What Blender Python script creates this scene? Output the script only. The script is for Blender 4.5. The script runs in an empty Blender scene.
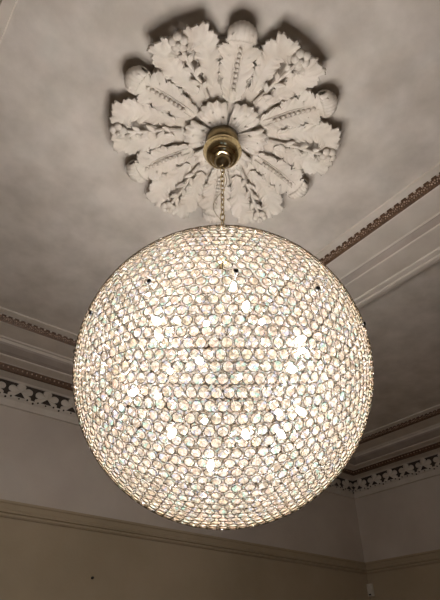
import bpy, bmesh, math, random
from math import sin, cos, pi, radians, hypot, sqrt, atan2, asin
from mathutils import Vector, Matrix

random.seed(7)
SC = bpy.context.scene
COL = SC.collection

# ------------------------------------------------------------------ camera, world, exposure
EYE = Vector((0, 0, 1.6))
PITCH, YAW, ROLL = radians(37.7), radians(37.4), radians(0.15)
fw = Vector((sin(YAW)*cos(PITCH), cos(YAW)*cos(PITCH), sin(PITCH)))
rt = Vector((cos(YAW), -sin(YAW), 0)); up = rt.cross(fw)
rt, up = rt*cos(ROLL) + up*sin(ROLL), up*cos(ROLL) - rt*sin(ROLL)
cam = bpy.data.objects.new('camera', bpy.data.cameras.new('camera'))
COL.objects.link(cam)
m = Matrix((rt, up, -fw)).transposed().to_4x4(); m.translation = EYE
cam.matrix_world = m
cam.data.sensor_fit = 'VERTICAL'; cam.data.sensor_height = 36; cam.data.lens = 36*485/600
cam.data.clip_start = 0.02
SC.camera = cam

w = bpy.data.worlds.new('world'); SC.world = w; w.use_nodes = True
w.node_tree.nodes['Background'].inputs[0].default_value = (0.55, 0.75, 1.0, 1)
w.node_tree.nodes['Background'].inputs[1].default_value = 0.5
SC.view_settings.view_transform = 'Standard'; SC.view_settings.look = 'None'
SC.view_settings.gamma = 1; SC.view_settings.use_curve_mapping = False
SC.view_settings.exposure = 0.0
BULB = 1190.0
SC.cycles.transparent_max_bounces = 24
SC.cycles.max_bounces = 10; SC.cycles.diffuse_bounces = 5; SC.cycles.transmission_bounces = 8
SC.cycles.caustics_reflective = False; SC.cycles.caustics_refractive = False
SC.cycles.sample_clamp_indirect = 6.0

# ------------------------------------------------------------------ dimensions (metres, floor at z = 0)
H = 3.88                         # ceiling
XR, YF = 5.57, 4.295             # right and far wall faces
CX, CY = 0.913, 1.177            # chandelier axis: middle of the room
XL, YN = 2*CX - XR, 2*CY - YF
CZ, R = 2.4405, 0.498              # chandelier ball

# ------------------------------------------------------------------ materials
def mat(name):
    m = bpy.data.materials.new(name); m.use_nodes = True
    nt = m.node_tree; nt.nodes.clear()
    return m, nt, nt.nodes.new('ShaderNodeOutputMaterial')
def N(nt, t, **kw):
    n = nt.nodes.new(t)
    for k, v in kw.items(): setattr(n, k, v)
    return n
def plaster(name, c1, c2, scale=1.6, rough=0.85, bump=0.15, fine=60):
    m, nt, out = mat(name)
    b = N(nt, 'ShaderNodeBsdfPrincipled'); b.inputs['Roughness'].default_value = rough
    b.inputs['Specular IOR Level'].default_value = 0.2
    tc = N(nt, 'ShaderNodeTexCoord')
    n1 = N(nt, 'ShaderNodeTexNoise'); n1.inputs['Scale'].default_value = scale
    n1.inputs['Detail'].default_value = 6; n1.inputs['Roughness'].default_value = 0.55
    r = N(nt, 'ShaderNodeValToRGB')
    r.color_ramp.elements[0].position = 0.32; r.color_ramp.elements[0].color = (*c1, 1)
    r.color_ramp.elements[1].position = 0.68; r.color_ramp.elements[1].color = (*c2, 1)
    n2 = N(nt, 'ShaderNodeTexNoise'); n2.inputs['Scale'].default_value = fine; n2.inputs['Detail'].default_value = 3
    bp = N(nt, 'ShaderNodeBump'); bp.inputs['Strength'].default_value = bump; bp.inputs['Distance'].default_value = 0.004
    L = nt.links.new
    L(tc.outputs['Object'], n1.inputs['Vector']); L(tc.outputs['Object'], n2.inputs['Vector'])
    L(n1.outputs[0], r.inputs[0]); L(r.outputs[0], b.inputs['Base Color'])
    L(n2.outputs[0], bp.inputs['Height']); L(bp.outputs[0], b.inputs['Normal'])
    L(b.outputs[0], out.inputs[0])
    return m
def metal(name, c, rough=0.25, metallic=1.0, c2=None, scale=40):
    m, nt, out = mat(name)
    b = N(nt, 'ShaderNodeBsdfPrincipled'); b.inputs['Roughness'].default_value = rough
    b.inputs['Metallic'].default_value = metallic
    n1 = N(nt, 'ShaderNodeTexNoise'); n1.inputs['Scale'].default_value = scale
    r = N(nt, 'ShaderNodeValToRGB')
    c2 = c2 or tuple(x*0.75 for x in c)
    r.color_ramp.elements[0].position = 0.35; r.color_ramp.elements[0].color = (*c2, 1)
    r.color_ramp.elements[1].position = 0.65; r.color_ramp.elements[1].color = (*c, 1)
    tc = N(nt, 'ShaderNodeTexCoord')
    nt.links.new(tc.outputs['Object'], n1.inputs['Vector'])
    nt.links.new(n1.outputs[0], r.inputs[0]); nt.links.new(r.outputs[0], b.inputs['Base Color'])
    nt.links.new(b.outputs[0], out.inputs[0])
    return m
M_CEIL = plaster('ceiling_plaster', (0.49, 0.445, 0.39), (0.66, 0.605, 0.545), 4.5)
M_MOULD = plaster('moulding_plaster', (0.55, 0.495, 0.43), (0.65, 0.59, 0.52), 5, bump=0.05)
M_ROSE = plaster('rose_plaster', (0.58, 0.525, 0.455), (0.68, 0.62, 0.545), 9, bump=0.25, fine=90)
M_WALL = plaster('upper_wall_paint', (0.50, 0.44, 0.385), (0.60, 0.54, 0.475), 1.5)
M_LOWER = plaster('lower_wall_paint', (0.36, 0.293, 0.200), (0.43, 0.352, 0.248), 1.2)
M_FLOOR = plaster('floor_boards', (0.16, 0.09, 0.05), (0.26, 0.16, 0.09), 3, rough=0.4)
M_BROWN = metal('brown_gilding', (0.135, 0.073, 0.038), 0.5, 0.2, (0.065, 0.034, 0.018), 60)
M_BEAD = metal('worn_gilding', (0.72, 0.54, 0.42), 0.45, 0.2, (0.20, 0.12, 0.07), 45)
M_MAUVE = plaster('grey_brown_band_paint', (0.33, 0.285, 0.25), (0.39, 0.34, 0.30), 6, bump=0.05)
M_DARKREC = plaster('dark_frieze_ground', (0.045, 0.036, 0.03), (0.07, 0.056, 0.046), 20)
M_BRASS = metal('polished_brass', (0.74, 0.62, 0.37), 0.14, 1.0, (0.62, 0.51, 0.29), 25)
M_WIRE = metal('gold_wire', (0.09, 0.058, 0.022), 0.6, 0.3, (0.05, 0.032, 0.013), 30)
M_NICKEL = metal('bronze_rod', (0.12, 0.095, 0.06), 0.6, 0.2, (0.09, 0.07, 0.045))
M_DBRASS = metal('dark_brass', (0.30, 0.235, 0.13), 0.28, 1.0, (0.22, 0.17, 0.09))  # brass in a darker tone than the canopy, for collar and knob
M_BLACK = metal('black_steel', (0.03, 0.028, 0.025), 0.4, 0.6)
M_CORD = metal('clear_cord', (0.55, 0.48, 0.36), 0.35, 0.0)
M_WHITE = metal('grey_white_plastic', (0.66, 0.63, 0.56), 0.4, 0.0, (0.60, 0.57, 0.50))
M_WOODW = metal('white_window_paint', (0.72, 0.70, 0.66), 0.5, 0.0)

def crystal_mat(name, milk, refr, strength):
    m, nt, out = mat(name)
    L = nt.links.new
    g = N(nt, 'ShaderNodeNewGeometry'); oi = N(nt, 'ShaderNodeObjectInfo')
    ad = N(nt, 'ShaderNodeMath', operation='ADD'); fr = N(nt, 'ShaderNodeMath', operation='FRACT')
    L(g.outputs['Random Per Island'], ad.inputs[0]); L(oi.outputs['Random'], ad.inputs[1]); L(ad.outputs[0], fr.inputs[0])
    r = N(nt, 'ShaderNodeValToRGB'); cr = r.color_ramp; cr.interpolation = 'CONSTANT'
    cols = [(1, 0.96, 0.88), (0.66, 0.60, 0.52), (1, 0.98, 0.94), (0.97, 0.80, 0.74), (0.54, 0.49, 0.42), (1, 0.97, 0.92),
            (0.72, 0.78, 1.0), (1, 0.90, 0.74), (0.64, 0.58, 0.51), (0.96, 0.82, 0.78), (1, 0.98, 0.95), (0.62, 0.92, 0.88), (0.82, 0.74, 0.65), (1, 0.96, 0.90)]
    while len(cr.elements) < len(cols): cr.elements.new(0.5)
    for i, c in enumerate(cols):
        cr.elements[i].position = i/len(cols); cr.elements[i].color = (*c, 1)
    L(fr.outputs[0], r.inputs[0])
    tr = N(nt, 'ShaderNodeBsdfTransparent'); tl = N(nt, 'ShaderNodeBsdfTranslucent')
    df = N(nt, 'ShaderNodeBsdfDiffuse'); gl = N(nt, 'ShaderNodeBsdfGlossy'); gl.inputs['Roughness'].default_value = 0.10
    tn = N(nt, 'ShaderNodeMix', data_type='RGBA'); tn.inputs[0].default_value = strength
    tn.inputs[6].default_value = (0.98, 0.96, 0.92, 1); L(r.outputs[0], tn.inputs[7]); r = tn
    L(r.outputs[2], tr.inputs[0])
    wm_ = N(nt, 'ShaderNodeMix', data_type='RGBA', blend_type='MULTIPLY'); wm_.inputs[0].default_value = 1
    L(r.outputs[2], wm_.inputs[6]); wm_.inputs[7].default_value = (1.0, 0.965, 0.89, 1)
    for n in (tl, df): L(wm_.outputs[2], n.inputs[0])
    m1 = N(nt, 'ShaderNodeMixShader'); m1.inputs[0].default_value = 0.45; L(tl.outputs[0], m1.inputs[1]); L(df.outputs[0], m1.inputs[2])
    m2 = N(nt, 'ShaderNodeMixShader'); m2.inputs[0].default_value = milk; L(tr.outputs[0], m2.inputs[1]); L(m1.outputs[0], m2.inputs[2])
    rf = N(nt, 'ShaderNodeBsdfRefraction'); rf.inputs['Roughness'].default_value = 0.10; rf.inputs['IOR'].default_value = 1.35
    L(r.outputs[2], rf.inputs[0])
    m4 = N(nt, 'ShaderNodeMixShader'); m4.inputs[0].default_value = refr; L(m2.outputs[0], m4.inputs[1]); L(rf.outputs[0], m4.inputs[2]); m2 = m4
    m3 = N(nt, 'ShaderNodeMixShader'); m3.inputs[0].default_value = 0.025; L(m2.outputs[0], m3.inputs[1]); L(gl.outputs[0], m3.inputs[2])
    L(m3.outputs[0], out.inputs[0])
    return m
M_CRYSTAL = crystal_mat('crystal_crown', 0.006, 0.03, 0.35)
M_CRYSTAL_BACK = crystal_mat('crystal_pavilion', 0.116, 0.03, 1.0)
def bulb_mat():
    m, nt, out = mat('lit_bulb')
    e = N(nt, 'ShaderNodeEmission'); e.inputs[0].default_value = (1.0, 0.975, 0.985, 1); e.inputs[1].default_value = BULB
    nt.links.new(e.outputs[0], out.inputs[0]); return m
M_BULB = bulb_mat()
def glass_mat():
    m, nt, out = mat('window_glass')
    t = N(nt, 'ShaderNodeBsdfTransparent'); g = N(nt, 'ShaderNodeBsdfGlossy'); g.inputs['Roughness'].default_value = 0.02
    x = N(nt, 'ShaderNodeMixShader'); x.inputs[0].default_value = 0.07
    nt.links.new(t.outputs[0], x.inputs[1]); nt.links.new(g.outputs[0], x.inputs[2]); nt.links.new(x.outputs[0], out.inputs[0])
    return m
M_GLASS = glass_mat()

# ------------------------------------------------------------------ helpers
class MB:
    """collects vertices and faces of one mesh"""
    def __init__(s): s.v = []; s.f = []; s.sm = []
    def add(s, vs, fs, smooth=False, M=None):
        o = len(s.v)
        s.v += [tuple(M @ Vector(p)) for p in vs] if M is not None else [tuple(p) for p in vs]
        s.f += [tuple(i + o for i in f) for f in fs]; s.sm += [smooth]*len(fs)
    def box(s, a, b):
        (x0, y0, z0), (x1, y1, z1) = a, b
        s.add([(x, y, z) for x in (x0, x1) for y in (y0, y1) for z in (z0, z1)],
              [(0, 1, 3, 2), (4, 6, 7, 5), (0, 4, 5, 1), (2, 3, 7, 6), (0, 2, 6, 4), (1, 5, 7, 3)])
    def lathe(s, prof, n=32, M=None, smooth=True):
        vs = []; fs = []
        for r, z in prof:
            for k in range(n):
                a = 2*pi*k/n; vs.append((r*cos(a), r*sin(a), z))
        for i in range(len(prof)-1):
            for k in range(n):
                fs.append((i*n+k, i*n+(k+1) % n, (i+1)*n+(k+1) % n, (i+1)*n+k))
        fs.append(tuple(range(n))[::-1]); fs.append(tuple((len(prof)-1)*n + k for k in range(n)))
        s.add(vs, fs, smooth, M)
    def ball(s, c, r, nu=8, nv=6, sc=(1, 1, 1)):
        pr = [(max(1e-4, sin(pi*i/nv))*r, -cos(pi*i/nv)*r) for i in range(nv+1)]
        s.lathe(pr, nu, Matrix.Translation(c) @ Matrix.Diagonal((*sc, 1)))
    def tube(s, pts, r, n=8, closed=False, rad=None):
        pts = [Vector(p) for p in pts]; k = len(pts); vs = []; fs = []
        prev = None
        for i, p in enumerate(pts):
            t = (pts[(i+1) % k] - pts[i-1]) if closed else (pts[min(i+1, k-1)] - pts[max(i-1, 0)])
            t.normalize()
            if prev is None:
                prev = t.orthogonal().normalized()
            a = (prev - t*prev.dot(t)).normalized(); b = t.cross(a); prev = a
            rr = rad[i] if rad else r
            for j in range(n):
                q = 2*pi*j/n; vs.append(p + a*cos(q)*rr + b*sin(q)*rr)
        for i in range(k if closed else k-1):
            for j in range(n):
                fs.append((i*n+j, i*n+(j+1) % n, ((i+1) % k)*n+(j+1) % n, ((i+1) % k)*n+j))
        if not closed:
            fs.append(tuple(range(n))[::-1]); fs.append(tuple((k-1)*n+j for j in range(n)))
        s.add(vs, fs, True)
    def build(s, name, material, parent=None, fix=True):
        me = bpy.data.meshes.new(name); me.from_pydata(s.v, [], s.f)
        me.polygons.foreach_set('use_smooth', s.sm); me.materials.append(material)
        if fix:
            bm = bmesh.new(); bm.from_mesh(me); bmesh.ops.recalc_face_normals(bm, faces=bm.faces); bm.to_mesh(me); bm.free()
        me.update()
        o = bpy.data.objects.new(name, me); COL.objects.link(o)
        if parent is not None: o.parent = parent
        return o
def struct(o, label, cat):
    o['kind'] = 'structure'; o['label'] = label; o['category'] = cat; return o
def thing(name, label, cat, loc=(0, 0, 0), group=None):
    o = bpy.data.objects.new(name, None); COL.objects.link(o); o.location = loc; o.empty_display_size = 0.1
    o['label'] = label; o['category'] = cat
    if group: o['group'] = group
    return o
def tag(o, label, cat, group=None):
    o['label'] = label; o['category'] = cat
    if group: o['group'] = group
    return o

# ------------------------------------------------------------------ room shell
T = 0.15
TRIM_Z = 2.71                     # top of the picture rail
def wall(name, a, b, lab, holes=None):
    """upper and lower painted wall, with the lower paint as a part"""
    (x0, y0), (x1, y1) = a, b
    mb = MB(); mb.box((x0, y0, 2.60), (x1, y1, H))
    o = mb.build(name, M_WALL); struct(o, lab, 'wall')
    lo = MB()
    if not holes: lo.box((x0, y0, 0), (x1, y1, 2.60))
    else:
        xs = x0
        for (h0, h1, z0, z1) in holes:
            lo.box((xs, y0, 0), (h0, y1, 2.60)); lo.box((h0, y0, 0), (h1, y1, z0)); lo.box((h0, y0, z1), (h1, y1, 2.60)); xs = h1
        lo.box((xs, y0, 0), (x1, y1, 2.60))
    lo.build('lower_wall', M_LOWER, o)
    return o
wall('wall_far', (XL-T, YF), (XR+T, YF+T), 'far wall, pale above and tan below the picture rail')
wall('wall_right', (XR, YN), (XR+T, YF), 'right-hand wall, pale above and tan below the picture rail')
wall('wall_left', (XL-T, YN), (XL, YF), 'left-hand wall out of view')
WINS = [(-2.6, -1.5, 0.8, 2.45), (-0.9, 0.2, 0.8, 2.45)]
wall('wall_near', (XL-T, YN-T), (XR+T, YN), 'wall with two windows behind the viewer', WINS)
f = MB(); f.box((XL-T, YN-T, -0.1), (XR+T, YF+T, 0)); struct(f.build('floor', M_FLOOR), 'brown floor', 'floor')
f = MB(); f.box((XL-T, YN-T, H), (XR+T, YF+T, H+0.1)); struct(f.build('ceiling', M_CEIL), 'mottled pale plaster ceiling', 'ceiling')
for i, (h0, h1, z0, z1) in enumerate(WINS):
    mb = MB(); t = 0.06
    ya, yb = YN-T+0.03, YN-0.03
    mb.box((h0, ya, z0), (h0+t, yb, z1)); mb.box((h1-t, ya, z0), (h1, yb, z1))
    mb.box((h0+t, ya, z0), (h1-t, yb, z0+t)); mb.box((h0+t, ya, z1-t), (h1-t, yb, z1))
    zc = (z0+z1)/2; mb.box((h0+t, ya, zc-0.025), (h1-t, yb, zc+0.025))
    wn = struct(mb.build('window_%d' % (i+1), M_WOODW), 'sash window behind the viewer', 'window')
    g = MB(); g.box((h0+t, YN-0.08, z0+t), (h1-t, YN-0.075, z1-t)); g.build('pane', M_GLASS, wn)

# cornice: profile of (distance from the wall, drop below the ceiling)
U0 = 0.76
PROF = [(U0+0.075, 0.0), (U0+0.072, 0.012), (U0+0.012, 0.016), (U0, 0.004), (U0-0.028, 0.052), (U0-0.04, 0.055),
        (U0-0.235, 0.055), (U0-0.245, 0.064), (U0-0.26, 0.064), (U0-0.29, 0.095), (U0-0.35, 0.118), (U0-0.395, 0.125), (U0-0.40, 0.135),
        (U0-0.445, 0.135), (U0-0.455, 0.130), (U0-0.52, 0.130), (U0-0.535, 0.140), (U0-0.56, 0.172), (U0-0.572, 0.178),
        (U0-0.69, 0.182), (U0-0.70, 0.190), (U0-0.715, 0.192), (U0-0.72, 0.335), (U0-0.735, 0.350), (U0-0.745, 0.395), (U0-0.735, 0.398), (U0-0.735, 0.408), (0, 0.41), (-0.002, 0.0)]
PROF[-2] = (-0.002, 0.41)
SIDES = {'far': (Vector((XL, YF, 0)), Vector((1, 0, 0)), Vector((0, -1, 0)), XR-XL),
         'right': (Vector((XR, YF, 0)), Vector((0, -1, 0)), Vector((-1, 0, 0)), YF-YN),
         'near': (Vector((XR, YN, 0)), Vector((-1, 0, 0)), Vector((0, 1, 0)), XR-XL),
         'left': (Vector((XL, YN, 0)), Vector((0, 1, 0)), Vector((1, 0, 0)), YF-YN)}
def sweep(mb, side, prof, zt=H):
    o, d, n, ln = SIDES[side]; vs = []; k = len(prof)
    for e in (0, 1):
        for (i_, dr) in prof:
            s = i_ if e == 0 else ln-i_
            p = o + d*s + n*i_; vs.append((p.x, p.y, zt-dr))
    mb.add(vs, [(j, (j+1) % k, k+(j+1) % k, k+j) for j in range(k)])

def leaf_strip(leaf, bead, o, d, n, s0, s1, ins, drop, w_in, w_dn, period):
    """brown egg-and-leaf ornament on the sloping face from (ins, drop) to (ins-w_in, drop+w_dn)"""
    cnt = max(1, int(round((s1-s0)/period))); pr = (s1-s0)/cnt
    dn = Vector((0, 0, -1))
    face = (n*(-w_in) + dn*w_dn); nn = (n*w_dn + dn*w_in).normalized()
    for k in range(cnt):
        c = o + d*(s0 + (k+0.5)*pr) + n*ins + dn*drop + Vector((0, 0, H))
        # scalloped leaf: fan of ridges
        vs = []; fs = []
        na, nr = 9, 3
        for a in range(na):
            for q in range(nr+1):
                tt = q/nr; ang = pi*(a/(na-1)); ri = 1.0 if a % 2 == 0 else 0.86
                x = -cos(ang)*0.46*pr*tt*ri; y = 0.80 - (sin(ang)*1.05*tt*ri)
                hh = 0.010*sin(pi*min(1, tt*0.8+0.2))*(1.0 if a % 2 == 0 else 0.35)
                vs.append(c + d*x + face*y + nn*(hh+0.001))
        for a in range(na-1):
            for q in range(nr):
                i = a*(nr+1)+q; fs.append((i, i+1, i+nr+2, i+nr+1))
        leaf.add(vs, fs, True)
        for (bx, by, br) in ((0, 0.42, 0.0062), (-0.27, 0.5, 0.0048), (0.27, 0.5, 0.0048), (0.5, 0.62, 0.0055), (0.5, 0.3, 0.0042),
                             (0.16, 0.72, 0.0045), (-0.16, 0.72, 0.0045)):
            bead.ball(c + d*(bx*pr) + face*by + nn*0.007, br, 6, 4)
    q0 = o + n*(ins+0.001) + dn*(drop+0.009) + Vector((0, 0, H)); q1 = q0 + face*0.98
    q0 = q0 + face*0.12
    leaf.add([q0+d*s0, q0+d*s1, q1+d*s1, q1+d*s0], [(0, 1, 2, 3)])
    # continuous lip under the leaves
    a = o + n*(ins-w_in) + dn*(drop+w_dn) + Vector((0, 0, H))
    leaf.tube([a + d*s0, a + d*s1], 0.006, 6)

def acanthus_frieze(pale, dark, o, d, n, s0, s1, ins, z0, z1, period):
    """upright acanthus leaves in relief on a dark ground"""
    cnt = max(1, int(round((s1-s0)/period))); pr = (s1-s0)/cnt
    hgt = z1-z0
    for k in range(cnt):
        for half, (cx, wd, hg) in enumerate(((0.5, 0.34, 1.0),)):
            c = o + d*(s0 + (k+cx)*pr) + n*ins
            # leaf: five lobes that spread towards the bottom
            na, nr = 37, 4; vs = []; fs = []
            for a in range(na):
                th = -pi*0.78 + 2*pi*0.78*a/(na-1)
                lob = abs(cos(th*2.9)); rad = (0.72 + 0.28*lob**0.7)
                for q in range(nr+1):
                    tt = q/nr
                    x = sin(th)*rad*tt*wd*pr*1.42
                    y = 0.50 - cos(th)*rad*tt*0.52
                    y = min(1.0, max(0.0, y))
                    hh = 0.004 + 0.026*(1-tt*tt)*(0.6+0.4*lob) + 0.012*tt*(lob-0.5)
                    p = c + d*x + n*hh; vs.append((p.x, p.y, z1 - y*hgt))
            for a in range(na-1):
                for q in range(nr):
                    i = a*(nr+1)+q; fs.append((i, i+1, i+nr+2, i+nr+1))
            pale.add(vs, fs, True)
        # little drilled berries along the lower edge
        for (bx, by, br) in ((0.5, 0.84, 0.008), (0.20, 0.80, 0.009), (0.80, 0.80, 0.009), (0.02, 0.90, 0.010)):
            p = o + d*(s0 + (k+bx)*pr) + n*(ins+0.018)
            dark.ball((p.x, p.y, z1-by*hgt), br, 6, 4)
for i, side in enumerate(('far', 'right', 'near', 'left')):
    o, d, n, ln = SIDES[side]
    mb = MB(); sweep(mb, side, PROF)
    tr = struct(mb.build('trim_%d' % (i+1), M_MOULD), 'moulded plaster cornice along the %s wall' % side, 'cornice')
    if side in ('near', 'left'): continue
    g = MB(); b = MB()
    s0, s1 = U0, ln-U0
    if side == 'far': s0 = 2.6
    if side == 'right': s1 = 4.5
    leaf_strip(g, b, o, d, n, s0, s1, U0, 0.004, 0.028, 0.048, 0.052)
    # second, narrower beaded strip lower on the cornice
    ins2 = U0-0.552; dr2 = 0.165
    sb = Vector((0, 0, H-dr2))
    pf = [(U0-0.528, 0.129), (U0-0.528, 0.136), (U0-0.556, 0.176), (U0-0.575, 0.181), (U0-0.575, 0.129)]
    sweep(g, side, pf)
    k = int((ln-2*ins2)/0.042)
    for j in range(k):
        s = ins2 + (j+0.5)*(ln-2*ins2)/k
        if side == 'far' and s < 2.6 or side == 'right' and s > 4.5: continue
        b.ball(o + d*s + n*(ins2+0.016) + Vector((0, 0, H-0.157)), 0.0075, 6, 4)
    g.build('brown_strip', M_BROWN, tr, fix=False); b.build('bead_row', M_BEAD, tr)
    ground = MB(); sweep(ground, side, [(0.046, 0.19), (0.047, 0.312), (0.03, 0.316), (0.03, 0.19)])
    band = MB(); sweep(band, side, [(U0-0.242, 0.058), (U0-0.262, 0.0655), (U0-0.291, 0.0965), (U0-0.351, 0.1195), (U0-0.392, 0.1262), (U0-0.392, 0.10), (U0-0.25, 0.05)])
    band.build('dark_band', M_MAUVE, tr)
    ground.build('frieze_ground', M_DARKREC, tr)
    pale = MB(); dark = MB()
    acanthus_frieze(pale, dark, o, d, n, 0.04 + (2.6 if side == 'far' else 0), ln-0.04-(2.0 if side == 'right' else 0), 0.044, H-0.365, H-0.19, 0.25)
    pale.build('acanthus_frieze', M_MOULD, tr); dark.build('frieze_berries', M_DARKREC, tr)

# picture rail
RAIL = [(0, 0.0), (0.035, 0.004), (0.038, 0.02), (0.028, 0.03), (0.024, 0.068), (0.036, 0.078), (0.036, 0.092), (0.018, 0.098), (0.022, 0.112), (0.012, 0.124), (0, 0.126)]
for i, side in enumerate(('far', 'right', 'left', 'near')):
    mb = MB(); sweep(mb, side, RAIL, TRIM_Z)
    struct(mb.build('trim_%d' % (i+5), M_LOWER), 'moulded picture rail along the %s wall' % side, 'picture rail')

# ceiling beams on both sides of the rose's bay: (x, drop)
BEAM = [(1.995, 0.0), (1.998, 0.012), (2.045, 0.016), (2.055, 0.004), (2.083, 0.052), (2.095, 0.057),
        (2.268, 0.057), (2.274, 0.062), (2.285, 0.062), (2.300, 0.080), (2.318, 0.090), (2.322, 0.098), (2.346, 0.098), (2.350, 0.090),
        (2.500, 0.090), (2.506, 0.100), (2.530, 0.104), (2.536, 0.098), (2.548, 0.098), (2.556, 0.108), (2.584, 0.108), (2.590, 0.098), (2.618, 0.092), (2.628, 0.0)]
for i, mir in enumerate((False, True)):
    mb = MB(); k = len(BEAM); vs = []
    ya, yb = YN+0.5, YF-0.5
    for y in (ya, yb):
        for x, dr in BEAM: vs.append((2*CX-x if mir else x, y, H-dr))
    mb.add(vs, [(j, (j+1) % k, k+(j+1) % k, k+j) for j in range(k)] + [tuple(range(k)), tuple(range(k, 2*k))])
    tr = struct(mb.build('trim_%d' % (i+9), M_MOULD), 'moulded plaster ceiling beam %s the rose' % ('left of' if mir else 'right of'), 'beam')
    bd_ = MB(); vs = []
    for y in (ya+0.01, yb-0.01):
        for x, dr in ((2.276, 0.0605), (2.286, 0.0635), (2.301, 0.0815), (2.316, 0.0915), (2.31, 0.05), (2.28, 0.05)): vs.append((2*CX-x if mir else x, y, H-dr))
    bd_.add(vs, [(j, (j+1) % 6, 6+(j+1) % 6, 6+j) for j in range(6)]); bd_.build('dark_band', M_MAUVE, tr)
    g = MB(); b = MB()
    n = Vector((1, 0, 0)) if mir else Vector((-1, 0, 0))
    o = Vector((2*CX-2.055 if mir else 2.055, 0, 0))
    leaf_strip(g, b, o, Vector((0, 1, 0)), n, -0.6, YF-U0, 0.0, 0.004, 0.028, 0.048, 0.052)
    g.build('brown_strip', M_BROWN, tr, fix=False); b.build('bead_row', M_BEAD, tr)

# ------------------------------------------------------------------ ceiling rose
rose = thing('ceiling_rose', 'round pale plaster ceiling rose of acanthus leaves and flowers above the chandelier', 'ceiling rose', (CX+0.013, CY-0.010, H))
rose.scale = (0.965, 0.965, 1)
mb = MB(); mb.lathe([(0.50, 0.0), (0.50, -0.008), (0.46, -0.014), (0.02, -0.02)], 64); mb.build('base_disc', M_ROSE, rose)

def ribbon(path, wl, wr, drop, ns=40, nt=15, lobes=5, teeth=3, groove=0.006, arch=0.02, lead=0.25, serr=0.3, holes=(), thick=0.010, tipcurl=0.0):
    """acanthus leaf: path(s)->(x,y), wl/wr(s) half widths, drop(s) depth below the ceiling"""
    vs = []; fs = []
    pts = [Vector(path(i/(ns-1))) for i in range(ns)]
    L = sum((pts[i+1]-pts[i]).length for i in range(ns-1))
    for i in range(ns):
        s = i/(ns-1)
        tg = (pts[min(i+1, ns-1)] - pts[max(i-1, 0)]).normalized(); nr = Vector((-tg.y, tg.x))
        for j in range(nt):
            t = -1 + 2*j/(nt-1); at = abs(t)
            ph = lobes*s; fr = ph - math.floor(ph)
            env = 1 - serr*(fr**1.6)*at**2
            ft = (ph*teeth) % 1.0
            env -= 0.16*ft*at**4
            ww = (wr(s) if t > 0 else wl(s))*env
            p = pts[i] + nr*(t*ww) + tg*(lead*ww*at**1.5)
            fl = abs(sin(pi*(ph*teeth/2 - at*0.5)))**0.4; fl2 = abs(sin(pi*ph))**0.4
            h = drop(s) + arch*(1-at**2) + groove*(fl*0.7+fl2)*at - tipcurl*at**2
            vs.append((p.x, p.y, -max(0.008, h)))
    hs = set()
    for (hsn, htn) in holes:
        hs.add((int(hsn*(ns-1)), int((htn+1)/2*(nt-1))))
    for i in range(ns-1):
        for j in range(nt-1):
            if (i, j) in hs: continue
            a = i*nt+j; fs.append((a, a+1, a+nt+1, a+nt))
    return vs, fs
def add_leaf(name, parts, rot, thick=0.012):
    mb = MB()
    for vs, fs in parts: mb.add(vs, fs, True)
    o = mb.build(name, M_ROSE, rose)
    # make sure the fronts face down so that thickness grows towards the ceiling
    me = o.data
    if sum(p.normal.z*p.area for p in me.polygons) > 0: me.flip_normals()
    so = o.modifiers.new('thickness', 'SOLIDIFY'); so.thickness = thick; so.offset = -1
    o.rotation_euler = (0, 0, rot)
    return o
def dup_child(o, rot, parent):
    c = o.copy(); COL.objects.link(c); c.parent = parent; c.rotation_euler = (0, 0, rot); return c
def smooth(a, b, x):
    x = max(0, min(1, (x-a)/(b-a))); return x*x*(3-2*x)
def lerp_pts(P):
    """smooth path through 2-D points (Catmull-Rom)"""
    P = [Vector(p) for p in P]; n = len(P)-1
    def f(s):
        x = min(s*n, n-1e-6); i = int(x); u = x-i
        p0, p1, p2, p3 = P[max(i-1, 0)], P[i], P[i+1], P[min(i+2, n)]
        return 0.5*((2*p1) + (p2-p0)*u + (2*p0-5*p1+4*p2-p3)*u*u + (3*p1-p0-3*p2+p3)*u**3)
    return f
def lerp(P):
    def f(s):
        for (a, va), (b, vb) in zip(P, P[1:]):
            if s <= b: return va + (vb-va)*smooth(a, b, s) if b > a else vb
        return P[-1][1]
    return f
# main leaf, along +x, with a rolled-over tip
wm = lerp([(0, 0.050), (0.3, 0.092), (0.62, 0.118), (0.80, 0.070), (0.90, 0.055), (1.0, 0.03)])
main = ribbon(lambda s: (0.20+0.375*s, 0), wm, wm, lerp([(0, 0.034), (0.4, 0.036), (0.8, 0.062), (0.93, 0.090), (1.0, 0.065)]),
              ns=78, nt=23, lobes=4, teeth=4, groove=0.015, arch=0.010, lead=0.5, serr=0.22,
              holes=((0.62, 0.42), (0.62, -0.42), (0.3, 0.5), (0.3, -0.5)))
# rolled tip: a scroll lying across the end of the leaf
roll_v = []; roll_f = []
na, nb = 17, 29
for i in range(na):
    a = radians(-70) + radians(300)*i/(na-1)
    for j in range(nb):
        t = -1 + 2*j/(nb-1)
        rr = 0.032*(1-0.50*abs(t)**2.4) + 0.0035*abs(cos(3.5*pi*t))
        roll_v.append((0.562 + rr*1.2*sin(a) - 0.020*t*t, t*0.066, -(0.074 - rr*cos(a))))
for i in range(na-1):
    for j in range(nb-1):
        a = i*nb+j; roll_f.append((a, a+1, a+nb+1, a+nb))
leaf0 = None; tip0 = None; bd0 = None
beads = MB()
for k in range(9):
    x = 0.275 + k*0.026; beads.ball((x, 0, -0.062-0.02*smooth(0.35, 0.53, x)), 0.0100 + 0.001*(k % 2), 8, 6, (1.15, 1, 0.9))
ridge = [(0.22+0.02*i, sg*0.016, -0.054-0.022*smooth(0.35, 0.53, 0.22+0.02*i)) for sg in (1,) for i in range(16)]
beads.tube(ridge, 0.0035, 6); beads.tube([(x, -y, z) for x, y, z in ridge], 0.0035, 6)
tip = MB(); tip.add(roll_v, roll_f, True)
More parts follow.
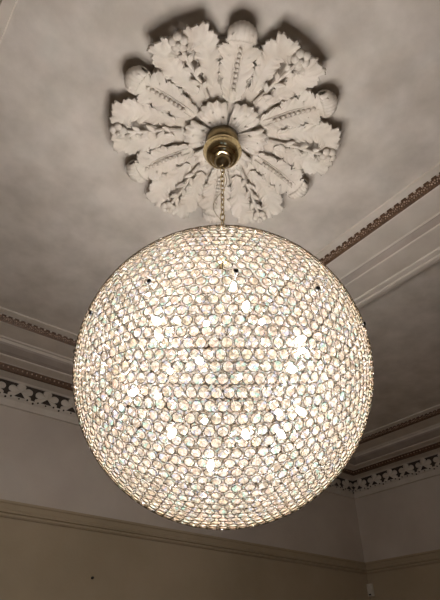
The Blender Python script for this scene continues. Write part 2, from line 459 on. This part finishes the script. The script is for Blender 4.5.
# side leaf beside a flower stem: rises from the stem and hooks over towards the flower
side_path = lerp_pts([(0.26, 0.100), (0.34, 0.120), (0.41, 0.138), (0.468, 0.166), (0.494, 0.205), (0.488, 0.243)])
wo = lerp([(0, 0.03), (0.35, 0.062), (0.7, 0.100), (1.0, 0.055)])
wi = lerp([(0, 0.03), (0.35, 0.075), (0.65, 0.055), (0.85, 0.045), (1.0, 0.035)])
side_drop = lerp([(0, 0.022), (0.5, 0.040), (0.85, 0.080), (1.0, 0.075)])
sideL = ribbon(side_path, wo, wi, side_drop, ns=84, nt=23, lobes=6, teeth=3, groove=0.016, arch=0.012, lead=0.4, serr=0.24,
               holes=((0.35, -0.5), (0.55, 0.4)))
sideR = ([(x, -y, z) for x, y, z in sideL[0]], sideL[1])
def rot2(vs, a):
    return [(x*cos(a)-y*sin(a), x*sin(a)+y*cos(a), z) for x, y, z in vs]
# stem with leaflets, bud flower on its end (built on the +x axis, later turned by 30 degrees)
stem = MB()
stem.tube([(0.24, 0, -0.035), (0.32, 0.004, -0.045), (0.40, -0.004, -0.070), (0.48, 0, -0.095), (0.555, 0, -0.102)], 0.008, 8, rad=[0.011, 0.010, 0.009, 0.009, 0.010])
for (x, sg, ln) in ((0.30, 1, 0.055), (0.33, -1, 0.06), (0.38, 1, 0.06), (0.41, -1, 0.055), (0.46, 1, 0.05), (0.48, -1, 0.045)):
    a = sg*radians(42); vs = []; fs = []
    for i in range(9):
        s = i/8; wdt = 0.013*sin(pi*min(1, s*0.9+0.08))
        for j in (-1, 0, 1):
            px = s*ln; py = j*wdt
            vs.append((x + px*cos(a) - py*sin(a), px*sin(a) + py*cos(a), -(0.064 + 0.030*smooth(0.3, 0.5, x) + 0.012*s + (0.006 if j == 0 else 0))))
        if i:
            b0 = (i-1)*3
            fs += [(b0, b0+1, b0+4, b0+3), (b0+1, b0+2, b0+5, b0+4)]
    stem.add(vs, fs, True)
    stem.add([(px, py, pz+0.008) for px, py, pz in vs], [f[::-1] for f in fs], True)
flower = MB()
for k in range(5):
    a = 2*pi*k/5+0.3; flower.ball((0.568+0.026*cos(a), 0.026*sin(a), -0.108), 0.022, 10, 8, (1, 1, 0.8))
flower.ball((0.568, 0, -0.127), 0.012, 10, 8)
flower.lathe([(0.004, -0.100), (0.024, -0.092), (0.014, -0.05), (0.016, 0.0)], 12, Matrix.Translation((0.563, 0, 0)))
# inner leaf ring, six broad lobed leaves around the canopy
inw = lerp([(0, 0.030), (0.35, 0.085), (0.7, 0.120), (0.9, 0.105), (1.0, 0.06)])
inner = []
iv = []; fi = []
ns, nt = 26, 25
for i in range(ns):
    s = i/(ns-1)
    for j in range(nt):
        t = -1+2*j/(nt-1)
        lob = abs(cos(t*pi*2.5)) ** 0.6
        rmax = 0.232 - 0.035*t*t
        r_ = 0.05 + (rmax*(0.87+0.13*lob)-0.05)*s
        ang = t*radians(28.6)*(1-0.16*s**3*(1-lob)*abs(t))
        h = 0.058 + 0.016*s + 0.006*cos(t*pi*5)*s - 0.016*smooth(0.8, 1.0, s) + 0.006*(1-t*t)
        iv.append((r_*cos(ang), r_*sin(ang), -h))
ih = {(12, 4), (13, 4), (12, 5), (13, 5), (12, 18), (13, 18), (12, 19), (13, 19), (17, 11), (17, 12)}
for i in range(ns-1):
    for j in range(nt-1):
        if (i, j) in ih: continue
        a = i*nt+j; fi.append((a, a+1, a+nt+1, a+nt))
first = {}
for k in range(6):
    ra, rb = radians(60*k), radians(60*k+30)
    if k == 0:
        first['leaf'] = add_leaf('acanthus_leaf', [main], ra)
        t_ = tip.build('curled_tip', M_ROSE, rose); t_.parent = first['leaf']
        so = t_.modifiers.new('thickness', 'SOLIDIFY'); so.thickness = 0.007; so.offset = 0
        b_ = beads.build('bead_midrib', M_ROSE, first['leaf'])
        first['sl'] = add_leaf('scroll_leaf', [sideL], ra)
        first['sr'] = add_leaf('scroll_leaf', [sideR], ra)
        first['stem'] = stem.build('flower_stem', M_ROSE, rose); first['stem'].rotation_euler = (0, 0, rb)
        first['fl'] = flower.build('bud_flower', M_ROSE, rose); first['fl'].rotation_euler = (0, 0, rb)
        first['in'] = add_leaf('inner_leaf', [(iv, fi)], rb, 0.014)
    else:
        lf = dup_child(first['leaf'], ra, rose)
        for ch in (t_, b_):
            c = ch.copy(); COL.objects.link(c); c.parent = lf
        for key, a in (('sl', ra), ('sr', ra), ('stem', rb), ('fl', rb), ('in', rb)): dup_child(first[key], a, rose)

# ------------------------------------------------------------------ chandelier
ch = thing('chandelier', 'large glowing crystal ball chandelier hanging by a chain from the ceiling rose', 'chandelier', (CX, CY, CZ-R))
def zz(z): return z-(CZ-R)                     # world height to the chandelier's own
mb = MB()
zc = zz(H)
mb.lathe([(0.0869, zc-0.165), (0.0943, zc-0.167), (0.0986, zc-0.174), (0.0986, zc-0.180), (0.0943, zc-0.185), (0.0922, zc-0.193),
          (0.0869, zc-0.207), (0.0774, zc-0.220), (0.0678, zc-0.227), (0.0615, zc-0.229), (0.0583, zc-0.235), (0.0466, zc-0.242), (0.0318, zc-0.245)], 48)
can = mb.build('canopy', M_BRASS, ch)
mb = MB(); mb.lathe([(0.0827, zc-0.012), (0.0848, zc-0.167), (0.0318, zc-0.168)], 48); mb.build('canopy_collar', M_DBRASS, can)
mb = MB()
mb.lathe([(0.0339, zc-0.239), (0.0392, zc-0.245), (0.0403, zc-0.257), (0.0360, zc-0.271), (0.0254, zc-0.283), (0.0127, zc-0.289), (0.0085, zc-0.297)], 32)
mb.build('canopy_knob', M_DBRASS, can)
mb = MB(); mb.tube([(0.011*cos(a), 0, zc-0.302+0.011*sin(a)) for a in [2*pi*i/16 for i in range(16)]], 0.003, 8, True); mb.build('hook', M_BRASS, can)
# hanging loop and chain
def link_mesh(wd, ln, r):
    mb = MB(); pts = []
    for k in range(20):
        a = 2*pi*k/20
        pts.append(((wd/2)*cos(a), 0, (ln/2-wd/2)*(1 if sin(a) > 0 else -1) + (wd/2)*sin(a)))
    mb.tube(pts, r, 6, True); return mb
lk = link_mesh(0.020, 0.040, 0.0026)
z = zc-0.325; k = 0; zbot = zz(CZ+R)+0.03; proto = None
while z > zbot:
    if proto is None: o = proto = lk.build('chain_link', M_BRASS, ch)
    else:
        o = proto.copy(); COL.objects.link(o); o.parent = ch
    o.location = (0, 0, z); o.rotation_euler = (radians(random.uniform(-4, 4)), 0, (pi/2)*(k % 2)+random.uniform(-.25, .25)); k += 1; z -= 0.0335
mb = MB(); pts = []
for i in range(60):
    s = i/59; z = zc-0.290 + (zz(CZ+R)-0.02-(zc-0.290))*s
    a = 0.045*sin(pi*s)*sin(2*pi*s*1.55+0.5)
    pts.append((a*0.8+0.004, -a*0.6+0.003, z))
mb.tube(pts, 0.0022, 6); mb.build('cord', M_CORD, ch)
mb = MB(); zt = zz(CZ+R)
mb.lathe([(0.005, zt+0.03), (0.006, zt+0.018), (0.018, zt+0.014), (0.030, zt+0.006), (0.032, zt+0.001), (0.01, zt-0.002)], 28)
mb.build('top_cap', M_BRASS, ch)

# directions of an icosahedron with one vertex at the foot, one towards the room's front
NF = 18
az = radians(-127.8+36)
V = [Vector((0, 0, -1))]
for k in range(5): V.append(Vector((cos(az+k*2*pi/5)*2/sqrt(5), sin(az+k*2*pi/5)*2/sqrt(5), -1/sqrt(5))))
for k in range(5): V.append(Vector((cos(az+(k+.5)*2*pi/5)*2/sqrt(5), sin(az+(k+.5)*2*pi/5)*2/sqrt(5), 1/sqrt(5))))
V.append(Vector((0, 0, 1)))
F = []
for k in range(5):
    a, b = 1+k, 1+(k+1) % 5; c, d_ = 6+k, 6+(k+1) % 5
    F += [(0, a, b), (a, c, b), (b, c, d_), (11, c, d_)]
def slerp(p, q, t):
    w_ = p.angle(q)
    return p if w_ < 1e-9 else (p*sin((1-t)*w_) + q*sin(t*w_))/sin(w_)
seen = {}
for (a, b, c) in F:
    for i in range(NF+1):
        p, q = slerp(V[a], V[b], i/NF), slerp(V[a], V[c], i/NF)
        for j in range(i+1):
            r1 = slerp(p, q, j/i) if i else p
            k_ = (round(r1.x*400), round(r1.y*400), round(r1.z*400))
            if any((k_[0]+dx, k_[1]+dy, k_[2]+dz) in seen for dx in (-1, 0, 1) for dy in (-1, 0, 1) for dz in (-1, 0, 1)): continue
            seen[k_] = r1.normalized()
DIRS = [d_ for d_ in seen.values() if d_.z < 0.9975]
CR = 0.0139                                      # crystal radius
def crystal_parts():
    """brilliant-cut disc along +z: each facet its own set of vertices"""
    def ring(r, z, n, ph=0): return [Vector((r*cos(2*pi*(k+ph)/n), r*sin(2*pi*(k+ph)/n), z)) for k in range(n)]
    n = 8; fc = []
    tb = ring(CR*0.60, 0.0052, n); gd = ring(CR, 0.0006, 2*n); gb = ring(CR, -0.0006, 2*n); ap = Vector((0, 0, -0.0070))
    fc.append(tb)
    for k in range(n):
        k1 = (k+1) % n
        fc.append([tb[k], gd[2*k], gd[2*k+1]]); fc.append([tb[k], gd[2*k+1], tb[k1]]); fc.append([tb[k1], gd[2*k+1], gd[(2*k+2) % (2*n)]])
        fc.append([gb[2*k], gb[2*k+1], gb[(2*k+2) % (2*n)], ap])
    g1, g2 = ring(CR, 0.0006, 2*n), ring(CR, -0.0006, 2*n)
    for k in range(2*n): fc.append([g1[k], g1[(k+1) % (2*n)], g2[(k+1) % (2*n)], g2[k]])
    out = []
    for f_ in fc:
        c = sum(f_, Vector())/len(f_); nm = (f_[1]-f_[0]).cross(f_[2]-f_[1])
        out.append(f_ if nm.dot(c) > 0 else f_[::-1])
    return out
FC = crystal_parts()
FRONT = {i for i, f_ in enumerate(FC) if sum(p.z for p in f_)/len(f_) > 0.0007}
cmb = MB()
for f_ in FC: cmb.add(f_, [tuple(range(len(f_)))])
eye_l = EYE - Vector((CX, CY, CZ))
order = sorted(DIRS, key=lambda d_: (d_*R - eye_l).length)
ctr = Vector((0, 0, R))
def frame(d_, tilt=0.03, roll=True):
    q = d_.to_track_quat('Z', 'Y').to_matrix().to_4x4()
    j = Matrix.Rotation(random.uniform(0, 2*pi), 4, 'Z') if roll else Matrix.Identity(4)
    t = Matrix.Rotation(random.gauss(0, tilt), 4, 'X') @ Matrix.Rotation(random.gauss(0, tilt), 4, 'Y')
    return Matrix.Translation(ctr + d_*R) @ q @ t @ j
def two_mats(o):
    o.data.materials.append(M_CRYSTAL_BACK); nf = len(FC)
    o.data.polygons.foreach_set('material_index', [0 if (i % nf) in FRONT else 1 for i in range(len(o.data.polygons))])
c0 = None
for d_ in order[:100]:
    if c0 is None:
        o = c0 = cmb.build('crystal', M_CRYSTAL, ch, fix=False); two_mats(o)
    else:
        o = c0.copy(); COL.objects.link(o); o.parent = ch
    o.matrix_local = frame(d_)
rest = MB()
for d_ in order[100:]:
    M = frame(d_)
    for f_ in FC: rest.add(f_, [tuple(range(len(f_)))], False, M)
ro = rest.build('crystals', M_CRYSTAL, ch, fix=False); ro['kind'] = 'stuff'; two_mats(ro)
# gold wire: a ring round each crystal, set slightly proud, on a net of fine links
wire = MB()
nr_, nc = 14, 5
rv = []; rf = []
for i in range(nr_):
    a = 2*pi*i/nr_
    for j in range(nc):
        b = 2*pi*j/nc; rr = CR+0.0002+0.0012*cos(b)
        rv.append(Vector((rr*cos(a), rr*sin(a), 0.0014*sin(b))))
for i in range(nr_):
    for j in range(nc):
        rf.append((i*nc+j, ((i+1) % nr_)*nc+j, ((i+1) % nr_)*nc+(j+1) % nc, i*nc+(j+1) % nc))
for d_ in DIRS: wire.add(rv, rf, True, frame(d_, 0.0, False) @ Matrix.Translation((0, 0, 0.0038)))
wire.build('wire_frame', M_WIRE, ch, fix=False)
# screws that join the two halves, round the equator
sc0 = None
for k in range(13):
    a = radians(-151.4 + k*360/13)
    if sc0 is None:
        mb = MB(); mb.lathe([(0.0035, -0.02), (0.0035, 0.006), (0.0068, 0.006), (0.0068, 0.012), (0.004, 0.014)], 10)
        o = sc0 = mb.build('joint_screw', M_BLACK, ch)
    else:
        o = sc0.copy(); COL.objects.link(o); o.parent = ch
    d_ = Vector((cos(a)*cos(0.037), sin(a)*cos(0.037), sin(0.037)))
    o.matrix_local = Matrix.Translation(ctr + d_*R) @ d_.to_track_quat('Z', 'Y').to_matrix().to_4x4()
# lamp holder: hub, stem and arms with bulbs
mb = MB(); mb.ball(ctr, 0.016, 20, 14); mb.tube([ctr, (0, 0, 2*R-0.005)], 0.0025, 10); mb.build('hub', M_NICKEL, ch)
BD = [(-0.972, -0.169, 0.161), (-0.83, 0.432, -0.353), (-0.544, 0.095, -0.834), (-0.714, -0.574, -0.402), (-0.413, -0.896, 0.165),
      (0.233, -0.972, 0.0), (0.114, -0.925, -0.363), (0.464, -0.658, -0.593), (-0.074, -0.439, -0.895), (0.328, -0.492, -0.806), (0.084, 0.316, -0.945)]
BD = BD + [tuple(-x for x in b) for b in BD]
RB = 0.33
a0 = b0 = None
for b in BD:
    d_ = Vector(b).normalized(); Q = d_.to_track_quat('Z', 'Y').to_matrix().to_4x4()
    if a0 is None:
        mb = MB(); mb.lathe([(0.0012, 0.012), (0.0012, RB-0.050), (0.005, RB-0.048), (0.0055, RB-0.03), (0.005, RB-0.028)], 10)
        o = a0 = mb.build('lamp_arm', M_NICKEL, ch)
        mb = MB(); mb.lathe([(0.005, RB-0.028), (0.008, RB-0.021), (0.0095, RB-0.013), (0.008, RB-0.005), (0.004, RB+0.001), (0.001, RB+0.003)], 10)
        p = b0 = mb.build('bulb', M_BULB, a0)
    else:
        o = a0.copy(); COL.objects.link(o); o.parent = ch
        p = b0.copy(); COL.objects.link(p); p.parent = o
    o.matrix_local = Matrix.Translation(ctr) @ Q

# ------------------------------------------------------------------ small things on the walls
se = thing('wall_sensor', 'small pale grey sensor box on the right wall beside the far corner', 'sensor', (XR, 4.258, 2.405))
mb = MB(); mb.box((-0.045, -0.035, -0.06), (0, 0.035, 0.07)); o = mb.build('housing', M_WHITE, se)
bv = o.modifiers.new('bevel', 'BEVEL'); bv.width = 0.008; bv.segments = 3
mb = MB(); mb.box((-0.048, -0.016, -0.05), (-0.044, 0.016, -0.035)); mb.build('lens', M_BLACK, se)
mb = MB(); mb.lathe([(0.010, 0), (0.011, 0.012), (0.009, 0.02), (0.004, 0.022)], 12, Matrix.Translation((1.954, YF, 2.234)) @ Matrix.Rotation(pi/2, 4, 'X'))
tag(mb.build('wall_plug', M_BLACK), 'tiny dark plug on the tan wall below the left picture rail', 'wall plug')
